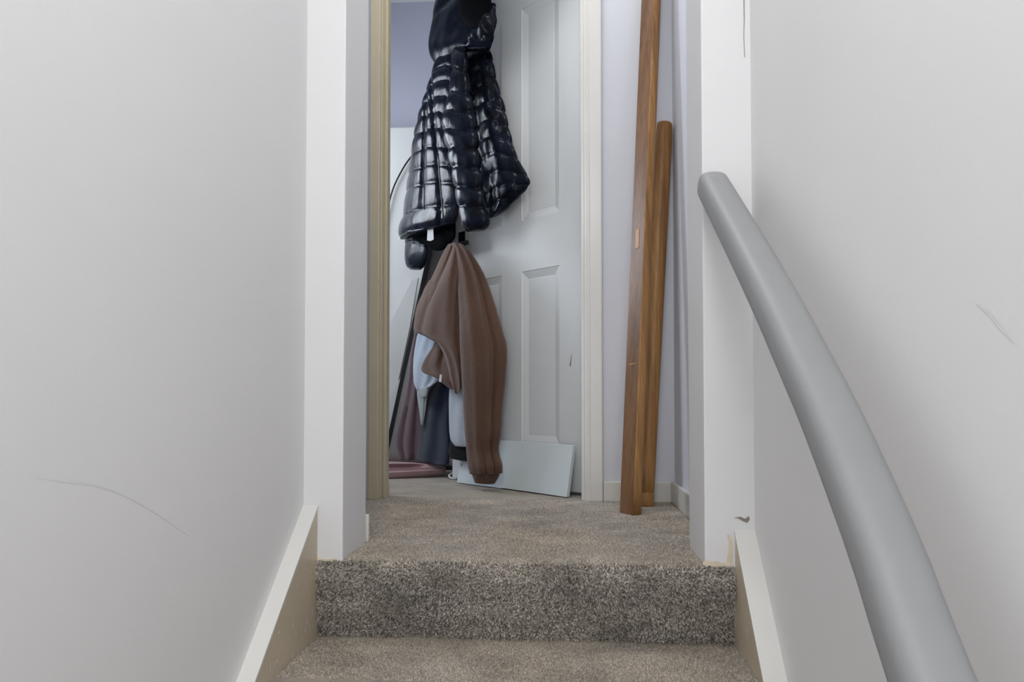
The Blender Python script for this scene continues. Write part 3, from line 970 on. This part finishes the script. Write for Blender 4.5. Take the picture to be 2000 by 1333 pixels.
# tall mirror in a thin black frame, leaning
mir = props(empty('mirror', P(742, 921, 3.42)), 'tall leaning mirror with a thin black frame behind the clothes', 'mirror')
B0 = P(743, 915, 3.46); B0.z = 0.0
T0 = P(872, 320, 3.53)
wv = Vector((0.38, 0.03, 0.0))
fr = 0.020
axm = (T0 - B0).normalized()
nm = wv.cross(axm).normalized()
if nm.y > 0: nm = -nm
wd = wv.normalized()
for (p, q) in ((B0, T0), (B0 + wv, T0 + wv)):
    prism('frame_stile', [p, p + wd * fr, q + wd * fr, q], -nm * 0.022, M['black'], mir, 0.001)
for p in (B0, T0 - axm * fr):
    prism('frame_rail', [p + wd * fr, p + wv, p + wv + axm * fr, p + wd * fr + axm * fr], -nm * 0.022, M['black'], mir, 0.001)
prism('mirror_glass', [B0 + wd * fr + axm * fr - nm * 0.006, B0 + wv + axm * fr - nm * 0.006, T0 + wv - axm * fr - nm * 0.006, T0 + wd * fr - axm * fr - nm * 0.006], -nm * 0.004, M['glassy'], mir)

props(tube('black_cable', [P(872, 250, 3.69), P(862, 254, 3.69), P(840, 271, 3.69), P(820, 288, 3.69), P(797, 314, 3.69), P(780, 342, 3.69), P(768, 368, 3.69), P(760, 396, 3.69), P(750, 450, 3.69), P(745, 600, 3.69), P(742, 780, 3.69), Vector((P(742, 900, 3.69).x, 3.69, 0.004))], 0.0042, M['black'], None, 8, 60), 'thin black cable curving down behind the coat', 'cable')

g = props(empty('pink_blanket', P(800, 940, 3.1)), 'dusty pink fleece blanket heaped on the bedroom carpet', 'blanket')
g.location.z = 0
PY = lambda px, py, Y: P(px, py, Y)
rows = []
loft('blanket_fold', [(690, 902, 812, 905, 3.16, 3.16, .04, .05), (684, 909, 866, 912, 3.15, 3.22, .06, .07), (682, 920, 872, 918, 3.14, 3.24, .07, .07), (686, 934, 868, 928, 3.12, 3.24, .06, .06)],
     M['pink'], g, 40, 60, 2.3, crease=.010, scale=9, place=PY, seed=4, folds=lambda u, v: .008 * math.sin(v * 9 + u * 2))
loft('blanket_edge', [(700, 926, 868, 917, 3.06, 3.16, .03, .03), (698, 936, 870, 925, 3.06, 3.18, .035, .03), (704, 941, 864, 931, 3.06, 3.20, .025, .02)],
     M['pink'], g, 16, 60, 2.3, crease=.008, scale=10, place=PY, seed=9)
props(tube('white_cable', [P(905, 918, 3.12), P(890, 922, 3.10), P(879, 927, 3.09), P(877, 931, 3.08), P(883, 935, 3.06), P(896, 936, 3.05), P(915, 938, 3.05)], 0.004, M['cable_white'], None, 8, 30), 'thin white cable looping out from behind the board', 'cable')

# ------------------------------------------------------------------ wear on the walls
def chip(parent, pts, mat, nrm, th=0.0012, name='worn_patch'):
    v = [Vector(p) for p in pts]
    return prism(name, v, Vector(nrm) * th, mat, parent)


F_ = (0, -1, 0)
chip(wn_r, [P(x, y, Y1) for x, y in ((1372, 1099), (1380, 1094), (1390, 1098), (1402, 1096), (1409, 1101), (1419, 1099), (1424, 1060), (1420, 1046), (1424, 1044), (1430, 1060), (1430, 1106), (1400, 1108), (1372, 1104))], M['plaster'], F_)
chip(wn_r, [P(x, y, Y1) for x, y in ((1434, 1012), (1446, 1010), (1455, 1014), (1463, 1009), (1464, 1016), (1459, 1022), (1450, 1018), (1441, 1013))], M['wear'], F_)
chip(wn_r, [P(x, y, Y1) for x, y in ((1452, -20), (1453.4, -20), (1454, 40), (1453, 70), (1454.6, 112), (1453.8, 112), (1452.2, 70), (1452.8, 40))], M['wear'], F_, name='paint_crack')
chip(wn_l, [P(x, y, Y1) for x, y in ((612, 1095), (617, 1080), (624, 1090), (640, 1093), (656, 1091), (662, 1098), (630, 1100))], M['plaster'], F_)
chip(wn_l, [P(x, y, Y1) for x, y in ((606, 1044), (608, 1046), (610, 1060), (610, 1090), (614, 1098), (608, 1098), (606, 1070))], M['wear'], F_)


def ribbon(name, pts, X, w, mat, parent):
    """hairline mark lying on a side wall"""
    c = [Vector(p[:3]) for p in catmull([tuple(PX(x, y, X)) + (0,) for x, y in pts], 24)]
    vs, fs = [], []
    for i, p in enumerate(c):
        f = w * math.sin(math.pi * (i + 0.6) / (len(c) + 0.2))
        vs += [p + Vector((0, 0, f)), p - Vector((0, 0, f))]
    for i in range(len(c) - 1):
        fs.append((2 * i, 2 * i + 2, 2 * i + 3, 2 * i + 1))
    return mesh(name, vs, fs, mat, parent)


M['faint'] = paint('faint_wall_mark', (226, 226, 226), 0.7, 0.02, 0.05, 0.2)
ribbon('rub_mark', [(1905, 592), (1930, 612), (1955, 642), (1982, 672)], XR - 0.0006, 0.0022, M['faint'], bpy.data.objects['wall_right'])
ribbon('hairline_crack', [(4, 872), (50, 922), (100, 938), (205, 954), (300, 1000), (420, 1085)], XL + 0.0006, 0.0004, M['faint'], bpy.data.objects['wall_left'])

# knocked paint on the string faces
for root, xi, sg, spots in ((trim1, SLI, 1, [(556, 1180), (545, 1235), (572, 1222), (578, 1238), (600, 1215), (596, 1232), (604, 1226), (541, 1292), (535, 1300), (527, 1304), (571, 1282), (580, 1147), (611, 1195)]),
                            (trim2, SRI, -1, [(1432, 1130), (1436, 1180), (1434, 1235), (1449, 1255), (1444, 1262), (1447, 1280), (1460, 1235), (1430, 1200), (1462, 1300)])):
    for (x, y) in spots:
        c = PX(x, y, xi + sg * 0.0008)
        h = random.uniform(0.004, 0.011); w = random.uniform(0.0015, 0.0035); k = random.uniform(0.1, 0.5)
        pts = [c + Vector((0, -w, -h * .4)), c + Vector((0, w * .4, -h)), c + Vector((0, w + k * h * .4, h * .3)), c + Vector((0, k * h * .6, h))]
        mesh('paint_chip', pts, [(0, 1, 2, 3)], M['chip'], root)
